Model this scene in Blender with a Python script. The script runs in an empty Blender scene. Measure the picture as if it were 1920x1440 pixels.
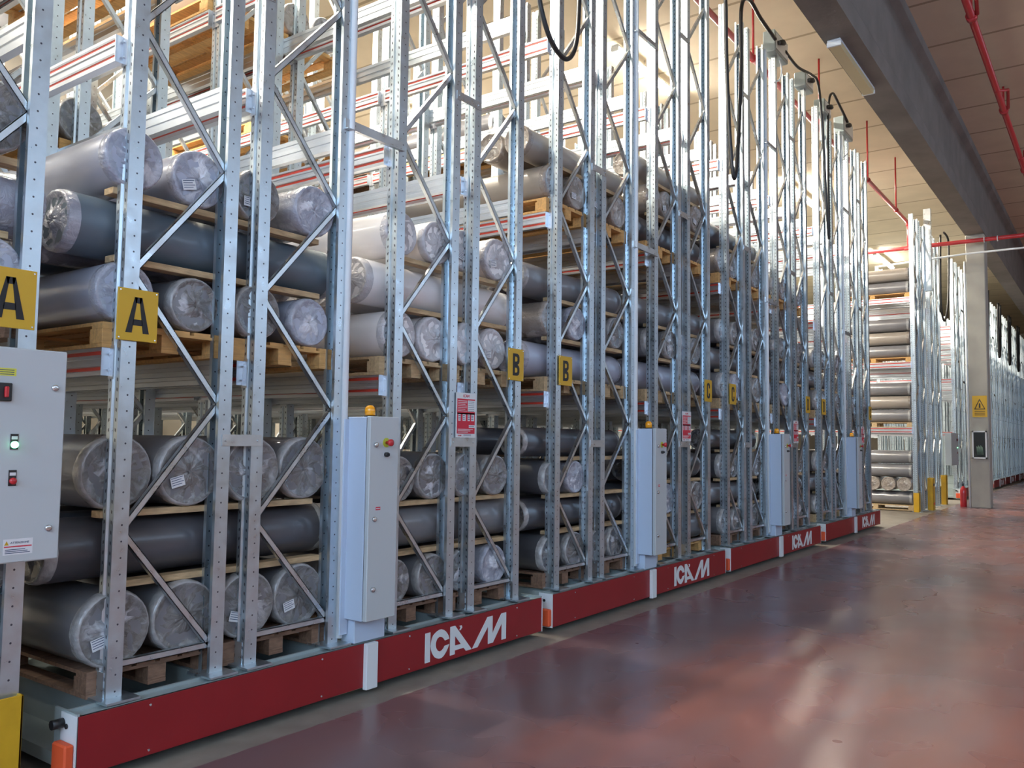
import bpy, math, random
from mathutils import Vector, Matrix
random.seed(7)
S = bpy.context.scene
COL = S.collection

# ------------------------------------------------------------------ camera
cam_d = bpy.data.cameras.new('camera'); cam = bpy.data.objects.new('camera', cam_d); COL.objects.link(cam)
cam_d.sensor_width = 36; cam_d.lens = 36*1581.06/1920; cam_d.clip_start = .05; cam_d.clip_end = 300
R_ = Vector((0.58404123, -0.8116217, 0.0128864)); U_ = Vector((-0.06157696, -0.02846988, 0.99769622)); F_ = Vector((0.80938502, 0.58348923, 0.06660478))
cam.matrix_world = Matrix(((R_.x, U_.x, -F_.x, 0), (R_.y, U_.y, -F_.y, 0), (R_.z, U_.z, -F_.z, 1.6), (0, 0, 0, 1)))
S.camera = cam
# ------------------------------------------------------------------ world and exposure
W = bpy.data.worlds.new('world'); S.world = W; W.use_nodes = True
W.node_tree.nodes['Background'].inputs[0].default_value = (.75, .85, 1, 1)
W.node_tree.nodes['Background'].inputs[1].default_value = .3
S.view_settings.view_transform = 'Standard'; S.view_settings.look = 'None'
S.view_settings.exposure = 0.0; S.view_settings.gamma = 1; S.view_settings.use_curve_mapping = False
TUBE = 80.0        # emission of the fluorescent tubes
LAMPW = 720.0      # watts of each 1.5 m fluorescent batten
WINDOW = 3.0       # daylight panes in the right hand wall
GATE = 12.0        # daylight panes in the wall behind the camera
CEIL = 9.0

# ------------------------------------------------------------------ materials
def mat(name, col=(.5,.5,.5), rough=.5, metal=0, coat=0, emis=None, es=0, noise=0, nscale=8, bump=0, bscale=20, spec=.5, rvar=0, stretch=None):
    m = bpy.data.materials.new(name); m.use_nodes = True
    n = m.node_tree.nodes; l = m.node_tree.links; b = n['Principled BSDF']
    b.inputs['Base Color'].default_value = (*col, 1); b.inputs['Roughness'].default_value = rough
    b.inputs['Metallic'].default_value = metal; b.inputs['Coat Weight'].default_value = coat
    b.inputs['Coat Roughness'].default_value = .15; b.inputs['Specular IOR Level'].default_value = spec
    if emis: b.inputs['Emission Color'].default_value = (*emis, 1); b.inputs['Emission Strength'].default_value = es
    if noise or bump or rvar:
        tc = n.new('ShaderNodeTexCoord'); mp = n.new('ShaderNodeMapping'); l.new(tc.outputs['Object'], mp.inputs[0])
        if stretch: mp.inputs['Scale'].default_value = stretch
    if noise or rvar:
        nz = n.new('ShaderNodeTexNoise'); nz.inputs['Scale'].default_value = nscale; nz.inputs['Detail'].default_value = 5
        l.new(mp.outputs[0], nz.inputs[0])
        if noise:
            mx = n.new('ShaderNodeMix'); mx.data_type = 'RGBA'
            mx.inputs[6].default_value = (*[c*(1-noise) for c in col], 1); mx.inputs[7].default_value = (*[min(1, c*(1+noise)) for c in col], 1)
            mr = n.new('ShaderNodeMapRange'); mr.inputs[1].default_value = .3; mr.inputs[2].default_value = .7
            l.new(nz.outputs[0], mr.inputs[0]); l.new(mr.outputs[0], mx.inputs[0]); l.new(mx.outputs[2], b.inputs['Base Color'])
        if rvar:
            mr2 = n.new('ShaderNodeMapRange'); mr2.inputs[1].default_value = .3; mr2.inputs[2].default_value = .7
            mr2.inputs[3].default_value = max(.02, rough-rvar); mr2.inputs[4].default_value = rough+rvar
            l.new(nz.outputs[0], mr2.inputs[0]); l.new(mr2.outputs[0], b.inputs['Roughness'])
    if bump:
        nb = n.new('ShaderNodeTexNoise'); nb.inputs['Scale'].default_value = bscale; nb.inputs['Detail'].default_value = 4
        l.new(mp.outputs[0], nb.inputs[0]); bp = n.new('ShaderNodeBump'); bp.inputs['Strength'].default_value = bump; bp.inputs['Distance'].default_value = .02
        l.new(nb.outputs[0], bp.inputs['Height']); l.new(bp.outputs[0], b.inputs['Normal'])
    return m

class G:                      # tiny node maths helper
    def __init__(s, m): s.n = m.node_tree.nodes; s.l = m.node_tree.links
    def m(s, op, a, b=0, c=0):
        x = s.n.new('ShaderNodeMath'); x.operation = op
        for i, v in enumerate((a, b, c)):
            if isinstance(v, (int, float)): x.inputs[i].default_value = v
            else: s.l.new(v, x.inputs[i])
        return x.outputs[0]

def post_material():
    m = mat('galvanised_post', (.58,.66,.71), .34, .9, nscale=14, noise=.08, rvar=.08)
    g = G(m); n = g.n; l = g.l; b = n['Principled BSDF']
    tc = n.new('ShaderNodeTexCoord'); sp = n.new('ShaderNodeSeparateXYZ'); l.new(tc.outputs['Object'], sp.inputs[0])
    nn = n.new('ShaderNodeSeparateXYZ'); l.new(tc.outputs['Normal'], nn.inputs[0])
    ax = g.m('ABSOLUTE', sp.outputs[0]); y = sp.outputs[1]; z = sp.outputs[2]
    # round bolt holes down the narrow face
    dz = g.m('SUBTRACT', g.m('MODULO', z, .08), .04); dx = g.m('SUBTRACT', ax, .045)
    d = g.m('SQRT', g.m('ADD', g.m('MULTIPLY', dz, dz), g.m('MULTIPLY', dx, dx)))
    h1 = g.m('MULTIPLY', g.m('LESS_THAN', d, .0048), g.m('GREATER_THAN', g.m('ABSOLUTE', nn.outputs[1]), .8))
    # two rows of slanted slots in the web
    yy = g.m('ABSOLUTE', g.m('SUBTRACT', y, .05)); dy = g.m('SUBTRACT', yy, .032)
    dz2 = g.m('SUBTRACT', g.m('MODULO', g.m('ADD', z, g.m('MULTIPLY', dy, .7)), .05), .025)
    s1 = g.m('MULTIPLY', g.m('LESS_THAN', g.m('ABSOLUTE', dy), .0048), g.m('LESS_THAN', g.m('ABSOLUTE', dz2), .0082))
    h2 = g.m('MULTIPLY', s1, g.m('MULTIPLY', g.m('GREATER_THAN', g.m('ABSOLUTE', nn.outputs[0]), .6), g.m('LESS_THAN', ax, .02)))
    h = g.m('MAXIMUM', h1, h2)
    mx = n.new('ShaderNodeMix'); mx.data_type = 'RGBA'; l.new(h, mx.inputs[0])
    old = b.inputs['Base Color'].links[0].from_socket
    l.new(old, mx.inputs[6]); mx.inputs[7].default_value = (.05,.055,.075,1); l.new(mx.outputs[2], b.inputs['Base Color'])
    l.new(g.m('MULTIPLY', g.m('SUBTRACT', 1, h), .9), b.inputs['Metallic'])
    return m

def stripes_material(name, c1, c2, period, off, width, axis, rough=.9, **k):
    m = mat(name, c1, rough, **k); g = G(m); n = g.n; l = g.l; b = n['Principled BSDF']
    tc = n.new('ShaderNodeTexCoord'); sp = n.new('ShaderNodeSeparateXYZ'); l.new(tc.outputs['Object'], sp.inputs[0])
    w = g.m('MODULO', g.m('ADD', sp.outputs[axis], 100*period-off), period)
    h = g.m('LESS_THAN', w, width)
    old = b.inputs['Base Color'].links[0].from_socket if b.inputs['Base Color'].links else None
    mx = n.new('ShaderNodeMix'); mx.data_type = 'RGBA'; l.new(h, mx.inputs[0])
    if old: l.new(old, mx.inputs[6])
    else: mx.inputs[6].default_value = (*c1, 1)
    mx.inputs[7].default_value = (*c2, 1); l.new(mx.outputs[2], b.inputs['Base Color'])
    return m

def floor_material():
    m = mat('floor_paint', (.2,.06,.055), .22); g = G(m); n = g.n; l = g.l; b = n['Principled BSDF']
    tc = n.new('ShaderNodeTexCoord'); sp = n.new('ShaderNodeSeparateXYZ'); l.new(tc.outputs['Object'], sp.inputs[0])
    def nz(sc, det, stretch=(1,1,1)):
        mp = n.new('ShaderNodeMapping'); mp.inputs['Scale'].default_value = stretch; l.new(tc.outputs['Object'], mp.inputs[0])
        t = n.new('ShaderNodeTexNoise'); t.inputs['Scale'].default_value = sc; t.inputs['Detail'].default_value = det; l.new(mp.outputs[0], t.inputs[0]); return t.outputs[0]
    r = n.new('ShaderNodeValToRGB'); l.new(nz(.5, 4, (.7,1.4,1)), r.inputs[0])
    r.color_ramp.elements[0].position = .32; r.color_ramp.elements[0].color = (.16,.075,.078,1)
    r.color_ramp.elements[1].position = .70; r.color_ramp.elements[1].color = (.30,.115,.085,1)
    dirt = n.new('ShaderNodeMix'); dirt.data_type = 'RGBA'; dirt.blend_type = 'MIX'
    mr = n.new('ShaderNodeMapRange'); mr.interpolation_type = 'SMOOTHSTEP'; mr.inputs[1].default_value = .35; mr.inputs[2].default_value = .8; mr.inputs[4].default_value = .45
    l.new(nz(2.2, 6, (.4,1.8,1)), mr.inputs[0])
    # worn greyish track beside the racks
    band = n.new('ShaderNodeMapRange'); band.interpolation_type = 'SMOOTHSTEP'; band.inputs[1].default_value = 2.75; band.inputs[2].default_value = 3.15; band.inputs[4].default_value = .62
    l.new(g.m('ADD', sp.outputs[1], g.m('MULTIPLY', nz(1.4, 4, (.4,1,1)), .5)), band.inputs[0])
    l.new(g.m('ADD', g.m('MULTIPLY', mr.outputs[0], g.m('SUBTRACT', 1, band.outputs[0])), band.outputs[0]), dirt.inputs[0]); l.new(r.outputs[0], dirt.inputs[6]); dirt.inputs[7].default_value = (.165,.125,.14,1)
    # unpainted concrete strip along and below the racks
    edge = g.m('GREATER_THAN', g.m('ADD', sp.outputs[1], g.m('MULTIPLY', nz(9, 3), .03)), 3.70)
    c = n.new('ShaderNodeMix'); c.data_type = 'RGBA'; l.new(edge, c.inputs[0]); l.new(dirt.outputs[2], c.inputs[6])
    cr = n.new('ShaderNodeValToRGB'); l.new(nz(6, 6), cr.inputs[0]); cr.color_ramp.elements[0].color = (.17,.15,.13,1); cr.color_ramp.elements[1].color = (.33,.30,.25,1)
    l.new(cr.outputs[0], c.inputs[7]); l.new(c.outputs[2], b.inputs['Base Color'])
    rr = n.new('ShaderNodeMapRange'); rr.inputs[1].default_value = .3; rr.inputs[2].default_value = .7; rr.interpolation_type = 'SMOOTHSTEP'; rr.inputs[1].default_value = .2; rr.inputs[2].default_value = .8; rr.inputs[3].default_value = .23; rr.inputs[4].default_value = .33
    l.new(nz(1.2, 2), rr.inputs[0]); l.new(g.m('ADD', rr.outputs[0], g.m('MULTIPLY', edge, .3)), b.inputs['Roughness'])
    b.inputs['Specular IOR Level'].default_value = .45
    return m

def film_material(name, dark, light, scale=6, cov=.5, rough=.2):
    # clear stretch film gathered towards the middle of a roll end: radial creases, a pale knot, uneven gloss
    m = mat(name, dark, rough, coat=.6); g = G(m); n = g.n; l = g.l; b = n['Principled BSDF']
    tc = n.new('ShaderNodeTexCoord'); oi = n.new('ShaderNodeObjectInfo'); sp = n.new('ShaderNodeSeparateXYZ'); l.new(tc.outputs['Object'], sp.inputs[0])
    rad = g.m('SQRT', g.m('ADD', g.m('MULTIPLY', sp.outputs[0], sp.outputs[0]), g.m('MULTIPLY', sp.outputs[2], sp.outputs[2])))
    inv = g.m('DIVIDE', 1, g.m('MAXIMUM', rad, .01)); rd = g.m('MULTIPLY', oi.outputs['Random'], 31)
    cb = n.new('ShaderNodeCombineXYZ'); l.new(g.m('MULTIPLY', sp.outputs[0], inv), cb.inputs[0]); l.new(g.m('MULTIPLY', sp.outputs[2], inv), cb.inputs[1]); l.new(g.m('ADD', g.m('MULTIPLY', rad, 4), rd), cb.inputs[2])
    t = n.new('ShaderNodeTexNoise'); t.inputs['Scale'].default_value = 3.2; t.inputs['Detail'].default_value = 7; t.inputs['Distortion'].default_value = .5; l.new(cb.outputs[0], t.inputs[0])
    ad = n.new('ShaderNodeVectorMath'); ad.operation = 'ADD'; l.new(tc.outputs['Object'], ad.inputs[0])
    c2 = n.new('ShaderNodeCombineXYZ'); l.new(rd, c2.inputs[0]); l.new(rd, c2.inputs[2]); l.new(c2.outputs[0], ad.inputs[1])
    t2 = n.new('ShaderNodeTexNoise'); t2.inputs['Scale'].default_value = scale*.75; t2.inputs['Detail'].default_value = 3; t2.inputs['Distortion'].default_value = .8; l.new(ad.outputs[0], t2.inputs[0])
    blob = n.new('ShaderNodeMapRange'); blob.inputs[1].default_value = cov+.06; blob.inputs[2].default_value = cov+.16; l.new(t2.outputs[0], blob.inputs[0])
    mid = n.new('ShaderNodeMapRange'); mid.inputs[1].default_value = .17; mid.inputs[2].default_value = .07; mid.inputs[3].default_value = .1; l.new(rad, mid.inputs[0])
    st = n.new('ShaderNodeMapRange'); st.inputs[1].default_value = .42; st.inputs[2].default_value = .75; l.new(t.outputs[0], st.inputs[0])
    f = g.m('MINIMUM', g.m('ADD', g.m('MULTIPLY', st.outputs[0], .28), g.m('MULTIPLY', blob.outputs[0], mid.outputs[0])), 1)
    mx = n.new('ShaderNodeMix'); mx.data_type = 'RGBA'; l.new(f, mx.inputs[0]); mx.inputs[6].default_value = (*dark, 1); mx.inputs[7].default_value = (*light, 1); l.new(mx.outputs[2], b.inputs['Base Color'])
    t3 = n.new('ShaderNodeTexNoise'); t3.inputs['Scale'].default_value = scale*3; t3.inputs['Detail'].default_value = 4; t3.inputs['Distortion'].default_value = 2; l.new(ad.outputs[0], t3.inputs[0])
    bp = n.new('ShaderNodeBump'); bp.inputs['Strength'].default_value = .4; bp.inputs['Distance'].default_value = .025; l.new(g.m('ADD', t3.outputs[0], g.m('MULTIPLY', t.outputs[0], 1.2)), bp.inputs['Height']); l.new(bp.outputs[0], b.inputs['Normal'])
    return m

M = {}
M['post'] = post_material()
M['galv'] = mat('galvanised_steel', (.60,.64,.66), .32, .9, noise=.08, nscale=12, rvar=.08)
M['beam'] = mat('galvanised_beam', (.62,.66,.71), .34, .9, noise=.04, nscale=5, stretch=(1,.2,1))
M['beamred'] = mat('red_groove_paint', (.55,.05,.03), .4)
M['red'] = mat('red_painted_steel', (.27,.008,.012), .45, coat=.1, noise=.06, nscale=3)
M['whitepaint'] = mat('white_paint', (.72,.76,.78), .4)
M['grey'] = mat('cabinet_grey_paint', (.50,.55,.57), .42, coat=.1)
M['blue'] = mat('cabinet_grey_daylight_tint', (.50,.60,.74), .4, coat=.1)  # cabinet grey with the blue daylight on its sides put into the colour
M['greygreen'] = mat('grey_green_painted_steel', (.33,.39,.39), .45, noise=.08, nscale=5)
M['orange'] = mat('orange_red_paint', (.75,.10,.03), .5)
M['yellow'] = mat('yellow_sign_enamel', (.62,.38,.02), .45)
M['yguard'] = mat('yellow_guard_paint', (.62,.36,.015), .45, noise=.08, nscale=9)
M['black'] = mat('black_letter_paint', (.012,.012,.014), .5)
M['rubber'] = mat('black_rubber_cable', (.012,.012,.013), .45)
M['dark'] = mat('dark_plastic', (.02,.02,.022), .4)
M['redplastic'] = mat('red_plastic', (.55,.02,.03), .35, coat=.4)
M['yplastic'] = mat('yellow_green_plastic', (.5,.55,.05), .4)
M['amber'] = mat('amber_lens', (.8,.33,.01), .12, coat=.7, emis=(1,.4,.02), es=.05)
M['greenlamp'] = mat('lit_green_lens', (.1,.9,.4), .3, emis=(.25,1,.5), es=5)
M['chrome'] = mat('zinc_bolt', (.7,.72,.74), .25, 1)
M['wood'] = mat('pale_pallet_wood', (.50,.36,.20), .75, noise=.25, nscale=9, stretch=(1,5,5), bump=.2)
M['wood2'] = mat('brown_pallet_wood', (.24,.14,.09), .8, noise=.3, nscale=9, stretch=(1,5,5), bump=.2)
M['wood3'] = mat('orange_pallet_wood', (.62,.36,.13), .75, noise=.2, nscale=9, stretch=(1,5,5))
M['paper'] = mat('paper_label', (.72,.74,.76), .6)
M['ink'] = mat('label_ink', (.05,.08,.16), .6)
M['signred'] = mat('sign_red_ink', (.60,.02,.05), .45)
M['signyellow'] = mat('yellow_sticker', (.65,.65,.08), .5)
M['concrete'] = mat('raw_concrete_beam', (.20,.185,.17), .9, noise=.16, nscale=1.6, bump=.25, bscale=14)
M['columnc'] = mat('painted_concrete_column', (.36,.35,.31), .8, noise=.06, nscale=3)
M['ceil'] = stripes_material('concrete_roof_panels', (.62,.52,.38), (.34,.27,.18), 1.78, 15.05, .07, 0, .9, noise=.07, nscale=1.2)
M['wall'] = stripes_material('wall_panels', (.42,.38,.32), (.25,.22,.19), 2.4, 0, .05, 0, .85, noise=.06, nscale=1)
M['pipe'] = mat('red_sprinkler_pipe', (.50,.035,.04), .35, coat=.2)
M['floor'] = floor_material()
M['tube'] = mat('lit_fluorescent_tube', (1,1,1), .5, emis=(1,.95,.86), es=TUBE)
M['pane'] = mat('daylit_window_pane', (.6,.7,.8), .3, emis=(.58,.75,1), es=WINDOW)
M['gatepane'] = mat('daylit_gate_pane', (.6,.7,.8), .3, emis=(.52,.72,1), es=GATE)
M['diffuser'] = mat('yellowed_prismatic_diffuser', (.62,.52,.28), .4)
M['fabric_dark'] = mat('dark_grey_rolled_sheet', (.085,.085,.095), .34, coat=.35, noise=.25, nscale=4, bump=.12, bscale=9, stretch=(1,.4,1))
M['fabric_mid'] = mat('mid_grey_rolled_sheet', (.20,.20,.215), .36, coat=.35, noise=.18, nscale=4, bump=.15, bscale=9, stretch=(1,.4,1))
M['fabric_blue'] = mat('pale_blue_grey_rolled_sheet', (.40,.43,.53), .32, coat=.4, noise=.12, nscale=4, bump=.12, bscale=7, stretch=(1,.4,1))
M['fabric_white'] = mat('white_wrapped_sheet', (.86,.84,.84), .35, coat=.3, noise=.06, nscale=4, bump=.12, bscale=7, stretch=(1,.4,1))
M['fabric_slate'] = mat('slate_blue_rolled_sheet', (.12,.16,.20), .4, coat=.3, noise=.15, nscale=4, bump=.1, bscale=9, stretch=(1,.4,1))
M['fabric_taupe'] = mat('taupe_rolled_sheet', (.33,.29,.25), .4, coat=.3, noise=.15, nscale=4, bump=.15, bscale=9, stretch=(1,.4,1))
M['film_rim'] = mat('folded_film_rim', (.36,.36,.36), .25, coat=.6, noise=.25, nscale=18, bump=.4, bscale=30)
M['film_grey'] = film_material('crumpled_film_over_grey', (.17,.162,.152), (.66,.68,.73), 7, .5)
M['film_white'] = film_material('crumpled_film_over_white', (.52,.51,.53), (.80,.81,.84), 6, .5)
M['film_taupe'] = film_material('crumpled_film_over_taupe', (.26,.22,.19), (.62,.58,.53), 8, .47)
M['film_blue'] = film_material('crumpled_film_over_blue', (.33,.35,.42), (.78,.80,.86), 8, .45)

# ------------------------------------------------------------------ mesh helpers
class MB:
    def __init__(s): s.v = []; s.f = []; s.m = []; s.sm = []
    def add(s, vs, fs, mi=0, smooth=False):
        o = len(s.v); s.v += [tuple(v) for v in vs]
        for f in fs: s.f.append([i+o for i in f]); s.m.append(mi); s.sm.append(smooth)
        return s
    def box(s, x0, x1, y0, y1, z0, z1, mi=0):
        v = [(x0,y0,z0),(x1,y0,z0),(x1,y1,z0),(x0,y1,z0),(x0,y0,z1),(x1,y0,z1),(x1,y1,z1),(x0,y1,z1)]
        return s.add(v, [(3,2,1,0),(4,5,6,7),(0,1,5,4),(1,2,6,5),(2,3,7,6),(3,0,4,7)], mi)
    def bbox(s, x0, x1, y0, y1, z0, z1, b=.004, mi=0):     # box with chamfered edges
        xs = (x0, x0+b, x1-b, x1); ys = (y0, y0+b, y1-b, y1); zs = (z0, z0+b, z1-b, z1)
        ix = {}; v = []
        for i in (0,1,2,3):
            for j in (0,1,2,3):
                for k in (0,1,2,3):
                    e = (i in (0,3)) + (j in (0,3)) + (k in (0,3))
                    if e == 1: ix[i,j,k] = len(v); v.append((xs[i],ys[j],zs[k]))
        f = []
        for a in (0,3):
            q = [(a,1,1),(a,2,1),(a,2,2),(a,1,2)]; f.append([ix[t] for t in (q if a == 3 else q[::-1])])
            q = [(1,a,1),(2,a,1),(2,a,2),(1,a,2)]; f.append([ix[t] for t in (q if a == 0 else q[::-1])])
            q = [(1,1,a),(2,1,a),(2,2,a),(1,2,a)]; f.append([ix[t] for t in (q if a == 3 else q[::-1])])
        nb = {0:1, 3:2}
        for a in (0,3):
            for c in (0,3):
                f.append([ix[a,nb[c],1], ix[a,nb[c],2], ix[nb[a],c,2], ix[nb[a],c,1]])
                f.append([ix[a,1,nb[c]], ix[a,2,nb[c]], ix[nb[a],2,c], ix[nb[a],1,c]])
                f.append([ix[1,a,nb[c]], ix[2,a,nb[c]], ix[2,nb[a],c], ix[1,nb[a],c]])
        for a in (0,3):
            for c in (0,3):
                for d in (0,3): f.append([ix[a,nb[c],nb[d]], ix[nb[a],c,nb[d]], ix[nb[a],nb[c],d]])
        return s.add(v, f, mi)
    def prism(s, pts, t0, t1, axis='y', mi=0, holes=None):
        # polygon pts in the plane across the axis, extruded from t0 to t1
        def P(a, b, t): return {'y': (a, t, b), 'x': (t, a, b), 'z': (a, b, t)}[axis]
        n = len(pts); v = [P(a, b, t0) for a, b in pts] + [P(a, b, t1) for a, b in pts]
        fs = [tuple(range(n)), tuple(range(2*n-1, n-1, -1))] + [(i, i+n, (i+1) % n+n, (i+1) % n) for i in range(n)]
        return s.add(v, fs, mi)
    def tube(s, pts, r, seg=10, mi=0, cap=True):
        pts = [Vector(p) for p in pts]; rs = r if isinstance(r, (list, tuple)) else [r]*len(pts)
        v = []; up = None
        for i, p in enumerate(pts):
            d = (pts[min(i+1, len(pts)-1)]-pts[max(i-1, 0)]).normalized()
            if up is None: up = Vector((0,0,1)) if abs(d.z) < .9 else Vector((1,0,0))
            a = d.cross(up).normalized(); b = a.cross(d).normalized(); up = b
            for k in range(seg):
                t = 2*math.pi*k/seg; v.append(p+(a*math.cos(t)+b*math.sin(t))*rs[i])
        f = [(i*seg+k, i*seg+(k+1) % seg, (i+1)*seg+(k+1) % seg, (i+1)*seg+k) for i in range(len(pts)-1) for k in range(seg)]
        s.add(v, f, mi, True)
        if cap:
            o = len(s.v)-len(v)
            s.f.append([o+k for k in range(seg)][::-1]); s.m.append(mi); s.sm.append(False)
            s.f.append([o+(len(pts)-1)*seg+k for k in range(seg)]); s.m.append(mi); s.sm.append(False)
        return s
    def bar(s, p, q, w, h, mi=0, side=(0,1,0), channel=False):
        # straight bar from p to q, h along side, w across
        p = Vector(p); q = Vector(q); d = (q-p).normalized(); sd = Vector(side); c = d.cross(sd).normalized()
        def quad(o, a0, a1, b0, b1): return [o+c*a0+sd*b0, o+c*a1+sd*b0, o+c*a1+sd*b1, o+c*a0+sd*b1]
        parts = [(-w/2, w/2, 0, .004), (-w/2, -w/2+.004, 0, h), (w/2-.004, w/2, 0, h)] if channel else [(-w/2, w/2, 0, h)]
        for a0, a1, b0, b1 in parts:
            v = quad(p, a0, a1, b0, b1)+quad(q, a0, a1, b0, b1)
            s.add(v, [(0,1,2,3),(7,6,5,4),(0,4,5,1),(1,5,6,2),(2,6,7,3),(3,7,4,0)], mi)
        return s
    def strip(s, pl, z0, z1, t=.004, mi=0, flip=False):
        # folded sheet: polyline in xy with thickness t, extruded in z
        pl = [Vector((a, b)) for a, b in pl]; n = len(pl); off = []
        for i in range(n):
            ns = []
            if i > 0: d = (pl[i]-pl[i-1]).normalized(); ns.append(Vector((d.y, -d.x)))
            if i < n-1: d = (pl[i+1]-pl[i]).normalized(); ns.append(Vector((d.y, -d.x)))
            m = ns[0] if len(ns) == 1 else (ns[0]+ns[1])/max(.4, (1+ns[0].dot(ns[1])))
            off.append(pl[i]-m*t*(-1 if flip else 1))
        loop = [(p.x, p.y) for p in pl]+[(p.x, p.y) for p in off[::-1]]
        N = len(loop); v = [(a, b, z0) for a, b in loop]+[(a, b, z1) for a, b in loop]
        f = [(i, (i+1) % N, (i+1) % N+N, i+N) for i in range(N)]
        for i in range(n-1):
            a, b, c, d = i, i+1, N-2-i, N-1-i
            f.append((a, b, c, d)); f.append((a+N, d+N, c+N, b+N))
        return s.add(v, f, mi)
    def mesh(s, name, mats):
        me = bpy.data.meshes.new(name); me.from_pydata(s.v, [], s.f)
        for m in mats: me.materials.append(m)
        me.polygons.foreach_set('material_index', s.m); me.polygons.foreach_set('use_smooth', s.sm)
        me.update(); 
        import bmesh
        bm = bmesh.new(); bm.from_mesh(me); bmesh.ops.recalc_face_normals(bm, faces=bm.faces); bm.to_mesh(me); bm.free()
        return me
    def obj(s, name, mats, parent=None, loc=(0,0,0), label=None):
        if not isinstance(mats, (list, tuple)): mats = [mats]
        return link(name, s.mesh(name, mats), parent, loc, label)

def link(name, data, parent=None, loc=(0,0,0), label=None, rz=0):
    o = bpy.data.objects.new(name, data); COL.objects.link(o); o.parent = parent; o.location = loc
    if rz: o.rotation_euler = (0,0,rz)
    if label: o['label'] = label
    return o
def tag(o, label, cat, group=None, kind=None):
    o['label'] = label; o['category'] = cat
    if group: o['group'] = group
    if kind: o['kind'] = kind
    return o
def thing(name, label, cat, loc=(0,0,0), group=None):
    o = link(name, None, None, loc); o.empty_display_size = .1
    return tag(o, label, cat, group)
KIDS = {}
def reindex():
    KIDS.clear()
    for o in bpy.data.objects:
        if o.parent: KIDS.setdefault(o.parent.name, []).append(o)
def copy_tree(o, parent=None, skip=None):
    c = o.copy(); COL.objects.link(c); c.parent = parent
    for ch in KIDS.get(o.name, []):
        if skip and skip(ch): continue
        copy_tree(ch, c, skip)
    return c
def struct(mb, name, m, loc=(0,0,0)):
    o = mb.obj(name, m, None, loc); o['kind'] = 'structure'; return o
def text_mesh(txt, size, name, mats, parent, loc, ext=.0006, rot=(math.pi/2,0,0), sx=1):
    c = bpy.data.curves.new('t', 'FONT'); c.body = txt; c.size = size; c.extrude = ext; c.align_x = 'CENTER'; c.align_y = 'CENTER'; c.resolution_u = 2
    t = bpy.data.objects.new('t', c); COL.objects.link(t)
    me = bpy.data.meshes.new_from_object(t.evaluated_get(bpy.context.evaluated_depsgraph_get())); me.name = name
    bpy.data.objects.remove(t); me.materials.clear(); me.materials.append(mats)
    o = link(name, me, parent, loc); o.rotation_euler = rot; o.scale = (sx, 1, 1)
    return o

# ------------------------------------------------------------------ the hall
X0, X1, YL, YR = -9.0, 64.0, 16.6, -11.0
struct(MB().box(X0, X1, YR, YL, -.2, 0), 'floor', M['floor'])
struct(MB().box(X0, X1, YR, YL, CEIL, CEIL+.3), 'ceiling', M['ceil'])
struct(MB().box(X0, X1, YL, YL+.3, 0, CEIL), 'wall_left', M['wall'])
struct(MB().box(X1, X1+.3, YR, YL, 0, CEIL), 'wall_far', M['wall'])
wn = MB(); e = YR
for a, b in [(-9.5, -5.5), (-4.5, -.5), (.3, 3.9), (YL, YL)]:
    wn.box(X0-.3, X0, e, a, 0, CEIL)
    if a < YL: wn.box(X0-.3, X0, a, b, 0, 4.2).box(X0-.3, X0, a, b, 8.4, CEIL)
    e = b
struct(wn, 'wall_near', M['wall'])
for i, (a, b) in enumerate([(-9.5, -5.5), (-4.5, -.5), (.3, 3.9)]):
    w = MB()
    for k in range(4): y = a+(b-a)*k/3; w.box(X0-.1, X0-.02, max(a, y-.04), min(b, y+.04), 4.2, 8.4)
    for z in (4.2, 6.26, 8.32): w.box(X0-.1, X0-.02, a, b, z, z+.08)
    wo = struct(w, 'window_%d' % (i+6), M['whitepaint'])
    MB().box(X0-.15, X0-.12, a, b, 4.2, 8.4).obj('window_pane', M['gatepane'], wo)
wr = MB(); wr.box(X0, X1, YR-.3, YR, 0, 4.2).box(X0, X1, YR-.3, YR, 8.0, CEIL)
win_x = [(-7, -1), (1, 7), (9, 15), (17, 23), (25, 31)]
e = X0
for a, b in win_x+[(X1, X1)]:
    wr.box(e, a, YR-.3, YR, 4.2, 8.0); e = b
struct(wr, 'wall_right', M['wall'])
for i, (a, b) in enumerate(win_x):
    w = MB()
    for k in range(5): x = a+(b-a)*k/4; w.box(max(a, x-.04), min(b, x+.04), YR-.15, YR-.05, 4.2, 8.0)
    for z in (4.2, 6.06, 7.92): w.box(a, b, YR-.15, YR-.05, z, z+.08)
    wo = struct(w, 'window_%d' % (i+1), M['whitepaint'])
    MB().box(a, b, YR-.2, YR-.17, 4.2, 8.0).obj('window_pane', M['pane'], wo)

# concrete beam along the aisle and the column carrying it
bm_ = MB().prism([(3.2,7.2),(3.2,7.5),(3.12,7.62),(3.12,8.7),(3.24,8.8),(3.24,9.0),(2.70,9.0),(2.70,8.8),(2.80,8.7),(2.80,7.62),(2.75,7.5),(2.75,7.2)], X0, X1, 'x')
struct(bm_, 'trim_1', M['concrete'])
cl = MB().bbox(24.97, 25.5, 2.75, 3.2, 0, 7.2, .02)
struct(cl, 'trim_2', M['columnc'])

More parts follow.
